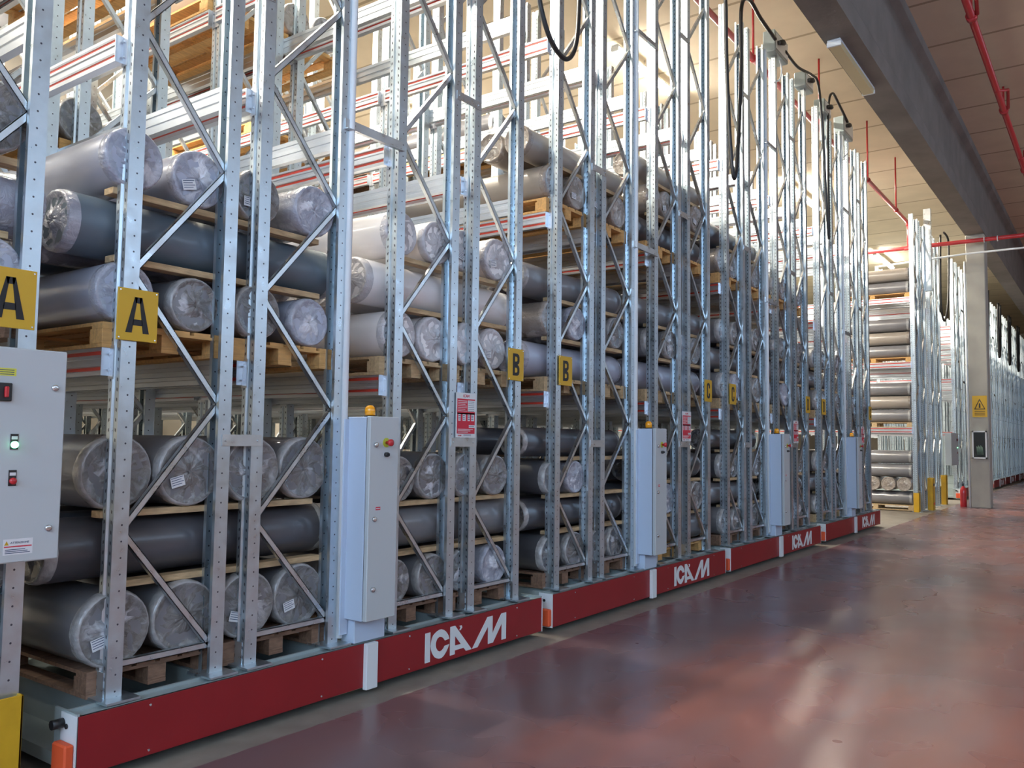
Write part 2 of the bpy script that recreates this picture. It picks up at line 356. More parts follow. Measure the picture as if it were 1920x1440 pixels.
# ------------------------------------------------------------------ rack parts (shared meshes)
HP = 7.3
PL = [(.08,.024),(.08,0),(0,0),(0,.034),(.012,.040),(.012,.060),(0,.066),(0,.1),(.08,.1),(.08,.076)]
def post_mesh(mirror, z0, name='upright_post'):
    s = -1 if mirror else 1
    b = MB(); b.strip([(x*s, y) for x, y in PL], z0, HP, .004, 0, flip=not mirror)
    b.box(min(-.04*s, .13*s), max(-.04*s, .13*s), -.085, .13, z0-.012, z0)       # foot plate
    b.box(min(-.004*s,0), max(-.004*s,0), .02, .08, z0, z0+.12)
    return b.mesh(name, [M['post']])
ZB = .335
POST = {(m, z): post_mesh(m, z) for m in (False, True) for z in (ZB, .012)}
def beam_mesh():
    # runs +y from 0 to L, outer face towards -x, 0.14 high, top at z=0
    L = 2.02; h = .14; t = .045; b = MB()
    prof = [(0,0),(0,-.014),(-.009,-.018),(-.009,-.036),(0,-.040),(0,-.054),(-.006,-.058),(-.006,-.078),(0,-.082),(0,-.094),(-.009,-.098),(-.009,-.114),(0,-.118),(0,-h)]
    outer = [(-t-x, z) for x, z in prof]
    inner = [(0,-h),(0,-.112),(-.006,-.108),(-.006,-.088),(0,-.084),(0,-.056),(-.006,-.052),(-.006,-.032),(0,-.028),(0,0)]
    poly = outer+inner
    n = len(poly); v = [(x, 0, z) for x, z in poly]+[(x, L, z) for x, z in poly]
    for i in range(n):
        j = (i+1) % n; mi = 1 if i in (2, 10) else 0
        b.add([v[i], v[i+n], v[j+n], v[j]], [(0,1,2,3)], mi)
    b.add(v[:n], [tuple(range(n))]); b.add(v[n:], [tuple(range(n))[::-1]])
    for y in (-.055, L-.005):      # hooked end connectors with two bolts
        b.box(-.004, .0, y+.012, y+.06, -.155, .012); b.box(-t, 0, y+(.05 if y < 0 else 0), y+(.055 if y < 0 else .005), -.14, 0)
        for z in (-.03, -.11): b.box(-.014, -.004, y+.028, y+.038, z-.005, z+.005)
    return b.mesh('load_beam', [M['beam'], M['beamred']])
BEAM = beam_mesh()
BAY = 2.12; Y0 = .107      # first row of posts behind the carriage face
FR = [(.19,.84),(.98,1.67),(2.12,2.79),(2.96,3.62)]
LEV = [2.035, 3.635, 5.235]
def brace_nodes(z0=.48, top=HP-.08):
    zs = []; z = z0; k = 0
    while z <= top: zs.append((z, k % 2)); z += .648; k += 1
    return zs
def frame_bracing(parent, a, b, y, z0, individual):
    ns = brace_nodes(z0)
    xs = lambda s: (b-.06) if s == 0 else (a+.06)
    allm = MB()
    segs = [((a+.06, ns[0][0]), (b-.06, ns[0][0]))]+[((xs(ns[i][1]), ns[i][0]), (xs(ns[i+1][1]), ns[i+1][0])) for i in range(len(ns)-1)]
    for i, (p, q) in enumerate(segs):
        m = MB() if individual else allm
        yy = y+.028
        m.bar((p[0], yy, p[1]), (q[0], yy, q[1]), .034, .03, 0, (0,1,0), channel=True)
        if individual:
            for (x, z) in (p, q): m.tube([(x, y+.012, z), (x, yy+.01, z)], .009, 6)
            m.obj('horizontal_brace' if i == 0 else 'diagonal_brace', M['galv'], parent)
    if not individual: allm.obj('frame_bracing', M['galv'], parent)

def build_racking(root, frames, z0, nlines, brace_z=.48, red_from=True, first_individual=True):
    for j in range(nlines):
        y = Y0+j*BAY
        for a, b in frames:
            link('upright_post', POST[(False, z0)], root, (a, y, 0)); link('upright_post', POST[(True, z0)], root, (b, y, 0))
            frame_bracing(root, a, b, y, brace_z, first_individual and j == 0)
    for j in range(nlines-1):
        y = Y0+j*BAY+.1
        for zi, z in enumerate(LEV):
            if j < 4:
                for a, b in frames:
                    link('load_beam', BEAM, root, (a, y, z)); link('load_beam', BEAM, root, (b, y+BAY-.1, z), rz=math.pi)
    if nlines > 5:                 # the deepest bays, beyond the hundred nearest beams
        st = MB()
        for j in range(4, nlines-1):
            y = Y0+j*BAY+.1
            for z in LEV:
                for a, b in frames: st.box(a-.045, a, y, y+2.02, z-.14, z); st.box(b, b+.045, y, y+2.02, z-.14, z)
        o = st.obj('distant_load_beams', M['beam'], root); o['kind'] = 'stuff'

LOGO = {
'I': [(2.366,.279),(2.418,.279),(2.418,.080),(2.366,.080)],
'M': [(2.883,.080),(3.064,.279),(3.126,.279),(3.126,.149),(3.237,.279),(3.299,.279),(3.299,.080),(3.243,.080),(3.243,.205),(3.134,.080),(3.073,.080),(3.073,.212),(2.945,.080)],
'T': [(2.729,.270),(2.757,.270),(2.765,.255),(2.746,.238),(2.732,.239),(2.746,.258)]}
CO = [(2.62,.201),(2.611,.225),(2.588,.254),(2.563,.27),(2.536,.28),(2.507,.28),(2.476,.27),(2.447,.251),(2.43,.224),(2.423,.188),(2.429,.153),(2.446,.123),(2.47,.099),(2.502,.084),(2.534,.082),(2.563,.093),(2.587,.113),(2.608,.14),(2.621,.163)]
CI = [(2.577,.160),(2.574,.165),(2.562,.147),(2.543,.135),(2.522,.130),(2.498,.14),(2.481,.16),(2.475,.185),(2.48,.208),(2.493,.224),(2.514,.232),(2.535,.228),(2.557,.216),(2.574,.196)]
def logo(root):
    m = MB()
    for k in ('I', 'M', 'T'): m.prism(LOGO[k], -.008, -.005)
    m.prism([(2.631,.279),(2.684,.279),(2.684,.080),(2.631,.080)], -.008, -.005)
    m.prism([(2.684,.279),(2.684,.208),(2.81,.080),(2.876,.080)], -.008, -.005)
    m.prism([(2.684,.140),(2.752,.140),(2.784,.107),(2.684,.107)], -.008, -.005)
    # C as an arc of quads
    out = CO[::1]; inn = CI[::-1]
    N = 24
    def samp(pl, t):
        L = [0]
        for i in range(1, len(pl)): L.append(L[-1]+math.dist(pl[i], pl[i-1]))
        d = t*L[-1]
        for i in range(1, len(pl)):
            if d <= L[i]+1e-9: k = (d-L[i-1])/(L[i]-L[i-1]); return (pl[i-1][0]+(pl[i][0]-pl[i-1][0])*k, pl[i-1][1]+(pl[i][1]-pl[i-1][1])*k)
    for i in range(N):
        a, b = samp(out, i/N), samp(out, (i+1)/N); c, d = samp(inn, (i+1)/N), samp(inn, i/N)
        m.prism([a, b, c, d], -.008, -.005)
    m.obj('logo_lettering', M['whitepaint'], root)

def build_carriage(root):
    L = 3.80
    # frame: top flange, front channel, cross girders
    f = MB(); f.box(0, L, 0, .012, .05, .318); f.box(0, L, .0, .03, .306, .318); f.box(0, L, .12, .135, .05, .322)
    f.box(0, L, .03, .12, .296, .306); f.box(.0, .012, .0, .2, .05, .33); f.box(L-.012, L, 0, .2, .05, .33)
    for a, b in FR:
        for x in (a+.0, b-.08): f.box(x, x+.08, .135, 10.9, .12, .322)
    f.box(0, L, .2, 10.9, .06, .12)
    f.obj('carriage_frame', M['greygreen'], root)
    for x0, x1 in ((.006, 1.80), (1.86, L-.006)):
        p = MB(); p.bbox(x0, x1, -.005, .0, .05, .318, .0015)
        o = p.obj('side_panel', M['red'], root)
        s = MB()
        for x in (x0+.35, x1-.35, ):
            for z in (.075, .29): s.tube([(x, -.009, z), (x, -.004, z)], .006, 8)
        s.obj('screw', M['chrome'], o)
    MB().bbox(1.79, 1.89, -.035, .0, .035, .318, .004).obj('joint_cover', M['whitepaint'], root)
    e = MB(); e.box(-.006, .0, -.006, .13, .045, .322); e.tube([(-.012, .075, .265), (-.004, .075, .265)], .012, 10, 1)
    e.obj('end_plate', [M['whitepaint'], M['dark']], root)
    e = MB(); e.box(L, L+.006, -.006, .13, .045, .322); e.obj('end_plate', M['whitepaint'], root)
    MB().bbox(-.05, -.006, .0, .12, .06, .20, .008).obj('orange_bumper', M['orange'], root)
    MB().tube([(-.06, .11, .275), (-.006, .11, .275)], .022, 10).obj('buffer', M['rubber'], root)
    w = MB()
    for y in (.6, 2.6, 4.8, 7.0, 9.2):
        for x in (.5, 1.3, 2.5, 3.3): w.tube([(x-.03, y, .06), (x+.03, y, .06)], .06, 12)
    w.obj('wheels', M['dark'], root)
    ties = MB()                                                     # spacers between frames
    def tie(x0, x1, z): ties.box(x0, x1, Y0-.006, Y0-.001, z-.03, z+.03); ties.box(x0+.02, x0+.032, Y0-.012, Y0-.006, z-.006, z+.006); ties.box(x1-.032, x1-.02, Y0-.012, Y0-.006, z-.006, z+.006)
    for z in (1.58, 4.2, 6.3): 
        for x0, x1 in ((.785, 1.045), (2.735, 3.02)):
            t = MB(); t.box(x0, x1, Y0-.006, Y0-.001, z-.032, z+.032)
            for x in (x0+.025, x1-.025): t.tube([(x, Y0-.014, z), (x, Y0-.006, z)], .007, 6)
            t.obj('frame_spacer', M['galv'], root)
    for z in (3.62, 5.9):
        t = MB(); t.box(1.62, 2.15, Y0-.008, Y0-.001, z-.035, z+.035); t.box(1.62, 2.15, Y0-.03, Y0-.008, z-.035, z-.029)
        t.obj('frame_spacer', M['galv'], root)
    logo(root)

NAMES = ['nearest', 'second', 'third', 'fourth']
BX = [2.04, 6.00, 9.97, 14.05]
YF = 3.883
rack0 = thing('mobile_rack', 'nearest galvanised mobile pallet rack on red carriage, plate A on its first post', 'mobile rack', (BX[0], YF, 0), 'mobile pallet racks in a row')
build_carriage(rack0); build_racking(rack0, FR, ZB, 6)
reindex()
RL = {1: 'second mobile pallet rack from the left, red carriage with plate B on its first post',
      2: 'third mobile pallet rack from the left, red carriage with plate C on its first post',
      3: 'fourth mobile pallet rack, last red carriage before the open aisle'}
for i in (1, 2, 3):
    c = copy_tree(rack0); c.location = (BX[i], YF, 0); c['label'] = RL[i]
# far block beyond the column: only its front rows can be seen
def skipdeep(o):
    if o.name.startswith('distant'): return True
    if o.name.split('.')[0] in ('wheels',): return True
    return o.location.y > 2.5 or (o.name.startswith('frame_bracing'))
for i, x in enumerate((28.2, 32.3, 36.3, 40.3, 44.3, 48.3)):
    c = copy_tree(rack0, None, skipdeep); c.location = (x, YF, 0)
    c['label'] = 'distant mobile pallet rack beyond the concrete column'; c['group'] = 'mobile racks beyond the column'
# fixed racks: one at the left edge of the picture, one past the open aisle
fx = thing('pallet_rack', 'fixed galvanised pallet rack at the left edge, behind the grey control box', 'pallet rack', (0, YF, 0))
build_racking(fx, [(.37,1.03),(1.17,1.83)], .012, 6)
fe = thing('pallet_rack', 'fixed galvanised pallet rack past the open aisle, left of the concrete column', 'pallet rack', (22.30, YF, 0))
build_racking(fe, [(.0,.66),(.82,1.48),(2.1,2.76),(3.0,3.66)], .012, 5)
MB().box(1.48, 1.63, -.05, .12, 5.6, 7.75).box(1.6, 1.9, .0, .10, 7.45, 7.55).obj('cable_mast', M['galv'], fe)

# ------------------------------------------------------------------ letter plates
def plate(letter, x, z, label, group=None, y=None):
    y = YF+Y0-.012 if y is None else y
    p = MB().bbox(0, .215, -.003, .003, -.13, .13, .001).obj('letter_plate', M['yellow'], None, (x, y, z))
    tag(p, label, 'sign', group)
    b = MB(); Y_ = (-.0045, -.003)
    def P(pts): b.prism(pts, *Y_)
    if letter == 'A':
        P([(.045,-.09),(.078,-.09),(.103,.09),(.088,.09)]); P([(.170,-.09),(.137,-.09),(.112,.09),(.127,.09)]); P([(.088,.09),(.127,.09),(.122,.06),(.093,.06)])
        P([(.080,-.052),(.135,-.052),(.131,-.022),(.084,-.022)])
    elif letter == 'B':
        P([(.062,-.09),(.090,-.09),(.090,.09),(.062,.09)])
        for z0 in (-.09, .0):
            c = [(.09, z0), (.125, z0), (.145, z0+.01), (.153, z0+.028), (.153, z0+.062), (.145, z0+.08), (.125, z0+.09), (.09, z0+.09)]
            i = [(.09, z0+.025), (.112, z0+.025), (.122, z0+.03), (.126, z0+.036), (.126, z0+.054), (.122, z0+.06), (.112, z0+.065), (.09, z0+.065)]
            for k in range(7): P([c[k], c[k+1], i[k+1], i[k]])
    else:
        o = [(.153,.03),(.153,.062),(.145,.08),(.125,.092),(.09,.092),(.07,.08),(.062,.062),(.062,-.062),(.07,-.08),(.09,-.092),(.125,-.092),(.145,-.08),(.153,-.062),(.153,-.03)]
        i = [(.125,.03),(.125,.05),(.12,.06),(.112,.066),(.103,.066),(.095,.06),(.09,.05),(.09,-.05),(.095,-.06),(.103,-.066),(.112,-.066),(.12,-.06),(.125,-.05),(.125,-.03)]
        if letter == 'D':
            o = [(.062,.09),(.11,.09),(.135,.08),(.15,.06),(.15,-.06),(.135,-.08),(.11,-.09),(.062,-.09)]; i = [(.09,.064),(.105,.064),(.116,.058),(.122,.045),(.122,-.045),(.116,-.058),(.105,-.064),(.09,-.064)]
            P([(.062,-.09),(.09,-.09),(.09,.09),(.062,.09)])
        for k in range(len(o)-1): P([o[k], o[k+1], i[k+1], i[k]])
    b.obj('letter_'+letter.lower(), M['black'], p)
    for xx in (.012, .203):
        for zz in (-.118, .118): MB().tube([(xx, -.006, zz), (xx, -.002, zz)], .004, 6).obj('rivet', M['chrome'], p)
ZP = 2.20
plate('A', 1.545, 2.185, 'yellow plate with black letter A on the fixed rack, at the left picture edge', 'yellow letter plates', YF-.02)
plate('A', BX[0]+.155, ZP, 'yellow plate with black letter A on the first post of the nearest carriage', 'yellow letter plates')
plate('B', BX[0]+3.42, ZP+.015, 'yellow plate with black letter B, the left one of the two B plates', 'yellow letter plates')
plate('B', BX[1]+.22, ZP+.02, 'yellow plate with black letter B, the right one of the two B plates', 'yellow letter plates')
plate('C', BX[1]+3.42, ZP+.02, 'yellow plate with black letter C, the left one of the two C plates', 'yellow letter plates')
plate('C', BX[2]+.24, ZP+.02, 'yellow plate with black letter C, the right one of the two C plates', 'yellow letter plates')
plate('D', BX[2]+3.42, ZP+.02, 'small yellow plate on the last post of the third red carriage', 'yellow letter plates')
plate('D', BX[3]+.22, ZP+.02, 'small yellow plate on the first post of the fourth red carriage', 'yellow letter plates')
plate('C', BX[3]+3.42, ZP+.02, 'tiny yellow plate on the rightmost post of the fourth red carriage', 'yellow letter plates')

# ------------------------------------------------------------------ red instruction signs
sign_master = None
def info_sign(x, label):
    p = MB().box(0, .235, -.003, .0, 0, .335).obj('instruction_sign', M['whitepaint'], None, (x, YF+Y0-.01, 1.615)); tag(p, label, 'sign', 'red instruction signs')
    r = MB(); y = (-.0045, -.003)
    for a in [(.012,.135,.175,.29),(.135,.222,.28,.29),(.135,.222,.175,.195),(.012,.222,.175,.185),(.012,.025,.125,.175),(.055,.075,.125,.175),(.115,.135,.125,.175),(.175-.01,.178,.125,.175),(.215,.222,.125,.175),
              (.012,.222,.095,.125),(.012,.150,.075,.095),(.012,.222,.03,.075)]:
        r.box(a[0], a[1], *y, a[2], a[3])
    r.obj('red_field', M['signred'], p)
    t = MB()
    for k in range(7): t.box(.02, .125-.02*(k % 3 == 2), -.0052, -.0045, .272-k*.0125, .276-k*.0125)
    for k in range(3): t.box(.02, .2-.03*k, -.0052, -.0045, .06-k*.011, .064-k*.011)
    t.obj('small_text_lines', M['paper'], p)
    g = MB()
    for k in range(6): g.box(.145, .215, -.0036, -.003, .268-k*.014, .271-k*.014)
    for x0 in (.03, .08, .14, .183): 
        for k in range(3): g.box(x0, x0+.022, -.0036, -.003, .135+k*.013, .140+k*.013)
    for k in range(2): g.box(.09, .18, -.0036, -.003, .012+k*.008, .015+k*.008)
    g.box(.15, .215, -.0036, -.003, .083, .087)
    g.obj('grey_print', M['ink'], p)
    text_mesh('ICAM', .03, 'sign_heading', M['signred'], p, (.117, -.0042, .311))
    text_mesh('ICAM', .016, 'sign_footer_logo', M['signred'], p, (.045, -.0042, .015))
info_sign(BX[0]+2.775, 'red and white instruction sign between the posts above the white logo of the nearest carriage')
info_sign(BX[1]+2.79, 'red and white instruction sign right of the second control cabinet')
info_sign(BX[2]+2.79, 'red and white instruction sign right of the third control cabinet')
info_sign(BX[3]+2.79, 'tiny red and white instruction sign right of the fourth control cabinet')

# ------------------------------------------------------------------ control cabinets
def lathe(mb, prof, c, axis='z', seg=16, mi=0):
    n = len(prof); v = []
    for r, h in prof:
        for k in range(seg):
            t = 2*math.pi*k/seg; a, b = r*math.cos(t), r*math.sin(t)
            v.append({'z': (c[0]+a, c[1]+b, c[2]+h), 'y': (c[0]+a, c[1]+h, c[2]+b), 'x': (c[0]+h, c[1]+a, c[2]+b)}[axis])
    f = [(i*seg+k, i*seg+(k+1) % seg, (i+1)*seg+(k+1) % seg, (i+1)*seg+k) for i in range(n-1) for k in range(seg)]
    mb.add(v, f, mi, True); o = len(mb.v)-len(v)
    if prof[0][0] > 1e-5: mb.f.append([o+k for k in range(seg)]); mb.m.append(mi); mb.sm.append(False)
    if prof[-1][0] > 1e-5: mb.f.append([o+(n-1)*seg+k for k in range(seg)]); mb.m.append(mi); mb.sm.append(False)
    return mb
def cabinet():
    # local origin: carriage origin x, y face, z 0
    r = thing('control_cabinet', 'tall grey control cabinet on the nearest red carriage, amber beacon on top', 'control cabinet', (BX[0], YF, 0), 'control cabinets in front of the racks')
    MB().bbox(1.73, 2.0, .02, .14, .322, .475, .004).obj('plinth', M['blue'], r)
    b = MB(); b.bbox(1.695, 1.945, -.075, .09, .475, 1.735, .004, 0); b.box(1.66, 1.72, .075, .13, .38, 1.72, 0)
    o = b.obj('body', M['blue'], r)
    MB().bbox(1.692, 1.948, -.115, -.083, .478, 1.738, .004).obj('door', M['grey'], r)
    MB().box(1.70, 1.94, -.083, -.075, .49, 1.73).obj('door_gasket', M['dark'], r)
    for z in (1.56, 1.10, .67):
        l = MB(); lathe(l, [(.016,0),(.016,-.012),(.010,-.014),(.004,-.014)], (1.742, -.115, z), 'y', 12); l.box(1.734, 1.75, -.131, -.129, z-.002, z+.002); l.obj('door_lock', M['chrome'], r)
    es = MB(); lathe(es, [(.03,0),(.03,-.004)], (1.835, -.115, 1.575), 'y', 18); eo = es.obj('emergency_stop', M['yplastic'], r)
    es = MB(); lathe(es, [(.011,-.004),(.011,-.03),(.022,-.032),(.022,-.048),(.012,-.052),(0.0001,-.053)], (1.835, -.115, 1.575), 'y', 16); es.obj('push_button', M['redplastic'], eo)
    ks = MB(); lathe(ks, [(.015,0),(.015,-.02),(.008,-.022),(.0001,-.022)], (1.832, -.115, 1.50), 'y', 14); ks.box(1.829, 1.835, -.15, -.137, 1.492, 1.508); ks.obj('key_switch', M['dark'], r)
    st = MB().box(1.755, 1.795, -.1158, -.115, 1.155, 1.175).obj('red_sticker', M['signred'], r)
    MB().box(1.758, 1.792, -.1162, -.1158, 1.163, 1.167).obj('sticker_text', M['paper'], st)
    bc = MB(); lathe(bc, [(.038,0),(.038,.012)], (1.83, .03, 1.735), 'z', 18); bo = bc.obj('beacon_base', M['dark'], r)
    bc = MB(); lathe(bc, [(.034,.0),(.034,.035),(.030,.052),(.018,.064),(.0001,.068)], (1.83, .03, 1.747), 'z', 18); bc.obj('beacon_lens', M['amber'], bo)
    c = MB(); c.tube([(1.675, .10, .36), (1.675, .10, 3.6), (1.675, .10, 7.25)], .021, 12); c.obj('conduit', M['whitepaint'], r)
    return r
cab = cabinet(); reindex()
CL = {1: 'tall grey control cabinet on the second red carriage, red button sticking out', 2: 'tall grey control cabinet on the third red carriage, left of a small sign', 3: 'tall pale control cabinet on the fourth red carriage, the rightmost of the row'}
for i in (1, 2, 3):
    c = copy_tree(cab); c.location = (BX[i], YF, 0); c['label'] = CL[i]

def wall_box(x, y, w, label, lit=True):
    r = thing('control_box', label, 'control box', (x, y, 0))
    MB().bbox(-w, 0, 0, .14, 1.07, 1.955, .004).obj('body', M['grey'], r)
    d = MB().bbox(-w-.004, .004, -.016, -.001, 1.066, 1.96, .005).obj('door', M['grey'], r)
    for z in (1.80, 1.20):
        l = MB(); lathe(l, [(.014,0),(.014,-.008),(.010,-.010),(.003,-.010)], (-.045, -.016, z), 'y', 14); l.box(-.052, -.038, -.0275, -.0255, z-.0015, z+.0015); l.obj('door_lock', M['chrome'], r)
    b = MB(); b.box(-.215, -.185, -.020, -.016, 1.535, 1.60); o = b.obj('green_indicator', M['dark'], r)
    b = MB(); lathe(b, [(.0145,-.004),(.0145,-.012),(.010,-.018),(.0001,-.02)], (-.200, -.016, 1.555), 'y', 16); b.obj('green_lens', M['greenlamp'], o)
    MB().box(-.212, -.188, -.0205, -.0199, 1.577, 1.59).obj('label_holder', M['paper'], o)
    b = MB(); b.box(-.215, -.185, -.020, -.016, 1.385, 1.45); o = b.obj('red_push_button', M['dark'], r)
    b = MB(); lathe(b, [(.014,-.004),(.014,-.014),(.010,-.018),(.0001,-.018)], (-.200, -.016, 1.405), 'y', 16); b.obj('red_cap', M['redplastic'], o)
    MB().box(-.212, -.188, -.0205, -.0199, 1.427, 1.44).obj('label_holder', M['paper'], o)
    b = MB(); b.bbox(-.30, -.222, -.030, -.016, 1.735, 1.81, .003); o = b.obj('rotary_switch', M['dark'], r)
    b = MB(); b.bbox(-.255, -.24, -.045, -.030, 1.75, 1.795, .003); b.obj('switch_handle', M['redplastic'], o)
    o = MB().box(-.30, -.205, -.0168, -.016, 1.84, 1.872).obj('yellow_sticker', M['signyellow'], r)
    t = MB()
    for k in range(3): t.box(-.292, -.213, -.0172, -.0168, 1.845+k*.009, 1.848+k*.009)
    t.obj('sticker_text', M['ink'], o)
    o = MB().box(-.222, -.105, -.0168, -.016, 1.10, 1.165).obj('warning_sticker', M['paper'], r)
    MB().box(-.218, -.109, -.0172, -.0168, 1.131, 1.136).obj('red_line', M['signred'], o)
    MB().prism([(-.218,1.14),(-.200,1.14),(-.209,1.158)], -.0172, -.0168).obj('warning_triangle', M['yellow'], o)
    text_mesh('ATTENZIONE', .012, 'sticker_heading', M['ink'], o, (-.157, -.0172, 1.149))
    t = MB()
    for k in range(3): t.box(-.214, -.115-.01*k, -.0172, -.0168, 1.106+k*.007, 1.109+k*.007)
    t.obj('sticker_text', M['ink'], o)
    return r
wall_box(1.845, YF-.13, .40, 'grey control box with lit green lamp, at the left edge of the picture')
wall_box(26.9, YF-.13, 1.2, 'distant grey control box with tiny green light, left of the concrete column')

# ------------------------------------------------------------------ yellow post guards
def guard(x, y, w, h, label, red=False):
    r = MB(); r.bbox(0, w, 0, .012, 0, h, .003); r.bbox(0, .012, 0, .13, 0, h, .003); r.bbox(w-.012, w, 0, .13, 0, h, .003)
    o = r.obj('post_guard', M['yguard'], None, (x, y, 0)); tag(o, label, 'post guard', 'yellow post guards')
    if red:
        MB().box(.02, w-.02, -.003, .0, .14, .19).obj('reflector', M['orange'], o); MB().box(.02, w-.02, -.003, .0, h-.2, h-.14).obj('reflector', M['dark'], o)
guard(1.705, YF+Y0-.04, .13, .455, 'yellow steel post guard below the grey control box, at the left edge')
guard(22.25, YF+Y0-.04, .14, .46, 'short yellow steel guard at the first post past the open aisle')
guard(23.15, YF+Y0-.20, .24, .80, 'taller bright yellow guard with red mark, left of the concrete column', True)
guard(25.75, YF+Y0-.10, .22, .80, 'yellow steel guard under the distant grey control box')

# ------------------------------------------------------------------ goods: rolls, pallets, battens
def roll_body(D, L, fab, sag=.012, wrapped=False):
    r = D/2; seg = 28; b = MB(); rings = []
    ys = [0, .012, .03, .06]+[.06+(L-.12)*k/6 for k in range(1, 6)]+[L-.06, L-.03, L-.012, L]
    rnd = random.Random(int(D*1000)+int(L*100)+(5 if wrapped else 0))
    ph = [rnd.uniform(0, 6.28) for _ in range(3)]
    v = []
    for i, y in enumerate(ys):
        e = min(y, L-y); rr = r*(1 if e > .03 else (.985 if e > .011 else .955))
        for k in range(seg):
            t = 2*math.pi*k/seg
            q = rr*(1+(.03 if wrapped else .008)*math.sin(3*t+ph[0]+y*3)+(.02 if wrapped else .004)*math.sin(7*t+ph[1]+y*11))
            x, z = q*math.cos(t), q*math.sin(t)
            if z < 0: z *= (1-sag*2)
            v.append((x, y, r+z-0.0))
    n = len(ys); f = [(i*seg+k, i*seg+(k+1) % seg, (i+1)*seg+(k+1) % seg, (i+1)*seg+k) for i in range(n-1) for k in range(seg)]
    b.add(v, f, 0, True)
    b.f.append([k for k in range(seg)]); b.m.append(0); b.sm.append(False)
    b.f.append([(n-1)*seg+k for k in range(seg)][::-1]); b.m.append(0); b.sm.append(False)
    return b.mesh('sheet_roll', [M[fab]])
def film_cap(D, film, seed, bulge=.02):
    # dished end of gathered film with a knot in the middle and a folded rim
    rnd = random.Random(seed); r = D/2; seg = 28; b = MB(); v = []
    prof = [(1.012, .05), (1.02, .02), (.985, -.004), (.93, -.012), (.86, -.006), (.70, .002), (.5, -.002), (.3, -.010), (.14, -bulge), (.05, -bulge*.4)]
    for i, (q, y) in enumerate(prof):
        for k in range(seg):
            t = 2*math.pi*k/seg; j = 0 if i < 2 else rnd.uniform(-.006, .006)*(1.3 if i > 3 else .6)
            qq = q*(1+(rnd.uniform(-.012, .012) if i in (0,) else 0)+(rnd.uniform(-.05, .05) if 4 < i < 9 else 0))
            z = qq*r*math.sin(t); z = z*(.976) if z < 0 else z
            v.append((qq*r*math.cos(t), y+j, z))
    n = len(prof); f = [(i*seg+k, i*seg+(k+1) % seg, (i+1)*seg+(k+1) % seg, (i+1)*seg+k) for i in range(n-1) for k in range(seg)]
    b.add(v, f, 0, True); b.f.append([(n-1)*seg+k for k in range(seg)]); b.m.append(0); b.sm.append(True)
    for i in range(len(b.m)):
        if i < 3*seg: b.m[i] = 1
    return b.mesh('film_end', [M[film], M['film_rim'] if film == 'film_grey' else M[film]])
KIND = {'dark': ('fabric_dark', 'film_grey', 'dark grey'), 'mid': ('fabric_mid', 'film_grey', 'mid grey'), 'blue': ('fabric_blue', 'film_blue', 'pale blue-grey'),
        'white': ('fabric_white', 'film_white', 'white'), 'slate': ('fabric_slate', 'film_blue', 'slate blue'), 'taupe': ('fabric_taupe', 'film_taupe', 'taupe'),
        'film': ('film_blue', 'film_blue', 'silvery film-wrapped'), 'filmt': ('film_taupe', 'film_taupe', 'brownish film-wrapped')}
_b = {}; _c = {}
NROLL = 0
def label_mesh():
    b = MB(); b.box(-.04, .04, -.016, -.014, -.028, .028, 0)
    for k in range(4): b.box(-.035, .035-.012*(k % 2), -.0165, -.016, .02-k*.012, .0235-k*.012, 1)
    return b.mesh('paper_label', [M['paper'], M['ink']])
LABEL = label_mesh()
def roll(kind, D, L, x, y, z, rz, label, group, seed, both=True, tilt=0, tagit=False):
    global NROLL; NROLL += 1
    fab, film, _ = KIND[kind]
    k = (kind, round(D, 2), round(L, 2))
    if k not in _b: _b[k] = roll_body(k[1], k[2], fab, wrapped=kind.startswith('film'))
    o = link('sheet_roll', _b[k], None, (x, y, z), None, rz); tag(o, label, 'roll', group)
    if tilt: o.rotation_euler = (tilt, 0, rz)
    for e in ((0, 1) if both else (0,)):
        ck = (film, k[1], (seed+e*3) % 5)
        if ck not in _c: _c[ck] = film_cap(k[1], film, ck[2]+11, .012+.01*(ck[2] % 3))
        c = link('film_end', _c[ck], o, (0, 0 if e == 0 else k[2], k[1]/2))
        if e: c.rotation_euler = (0, 0, math.pi)
        else: c.rotation_euler = (0, 0, 0)
    if tagit:
        t = link('paper_label', LABEL, o, (-.2*D, 0, D*.36)); t.rotation_euler = (0, .25*((seed % 3)-1), 0)
    return o

def pallet_meshes(wood, w=.74, l=1.72):
    d = MB()
    for k in range(3): d.box(0, w, k*(l-.1)/2, k*(l-.1)/2+.1, .095, .110)         # stringer boards
    for k in range(6): x = k*(w-.10)/5; d.box(x, x+.10, 0, l, .110, .128)
    b = MB().bbox(0, .10, 0, .12, .020, .095, .002)
    bt = MB().box(0, .10, 0, l, 0, .020)
    return d.mesh('pallet', [M[wood]]), b.mesh('block', [M[wood]]), bt.mesh('bottom_board', [M[wood]])
PM = {w: pallet_meshes(w) for w in ('wood', 'wood2', 'wood3')}
def pallet(wood, x, y, z, label, group, full=True):
    d, b, t = PM[wood]; w, l = .74, 1.72
    o = link('wooden_pallet', d, None, (x, y, z)); tag(o, label, 'pallet', group)
    for i in range(3):
        link('bottom_board', t, o, (i*(w-.10)/2, 0, 0))
        for j in range(3 if full else 2): link('block', b, o, (i*(w-.10)/2, j*(l-.12)/(2 if full else 1), 0))
    return o
BATT = {}
def batten(x, y, z, L, rz, label, group):
    k = round(L, 1)
    if k not in BATT: BATT[k] = MB().bbox(0, L, 0, .085, 0, .034, .002).mesh('batten', [M['wood']])
    o = link('wooden_batten', BATT[k], None, (x, y, z), None, rz); tag(o, label, 'batten', group)

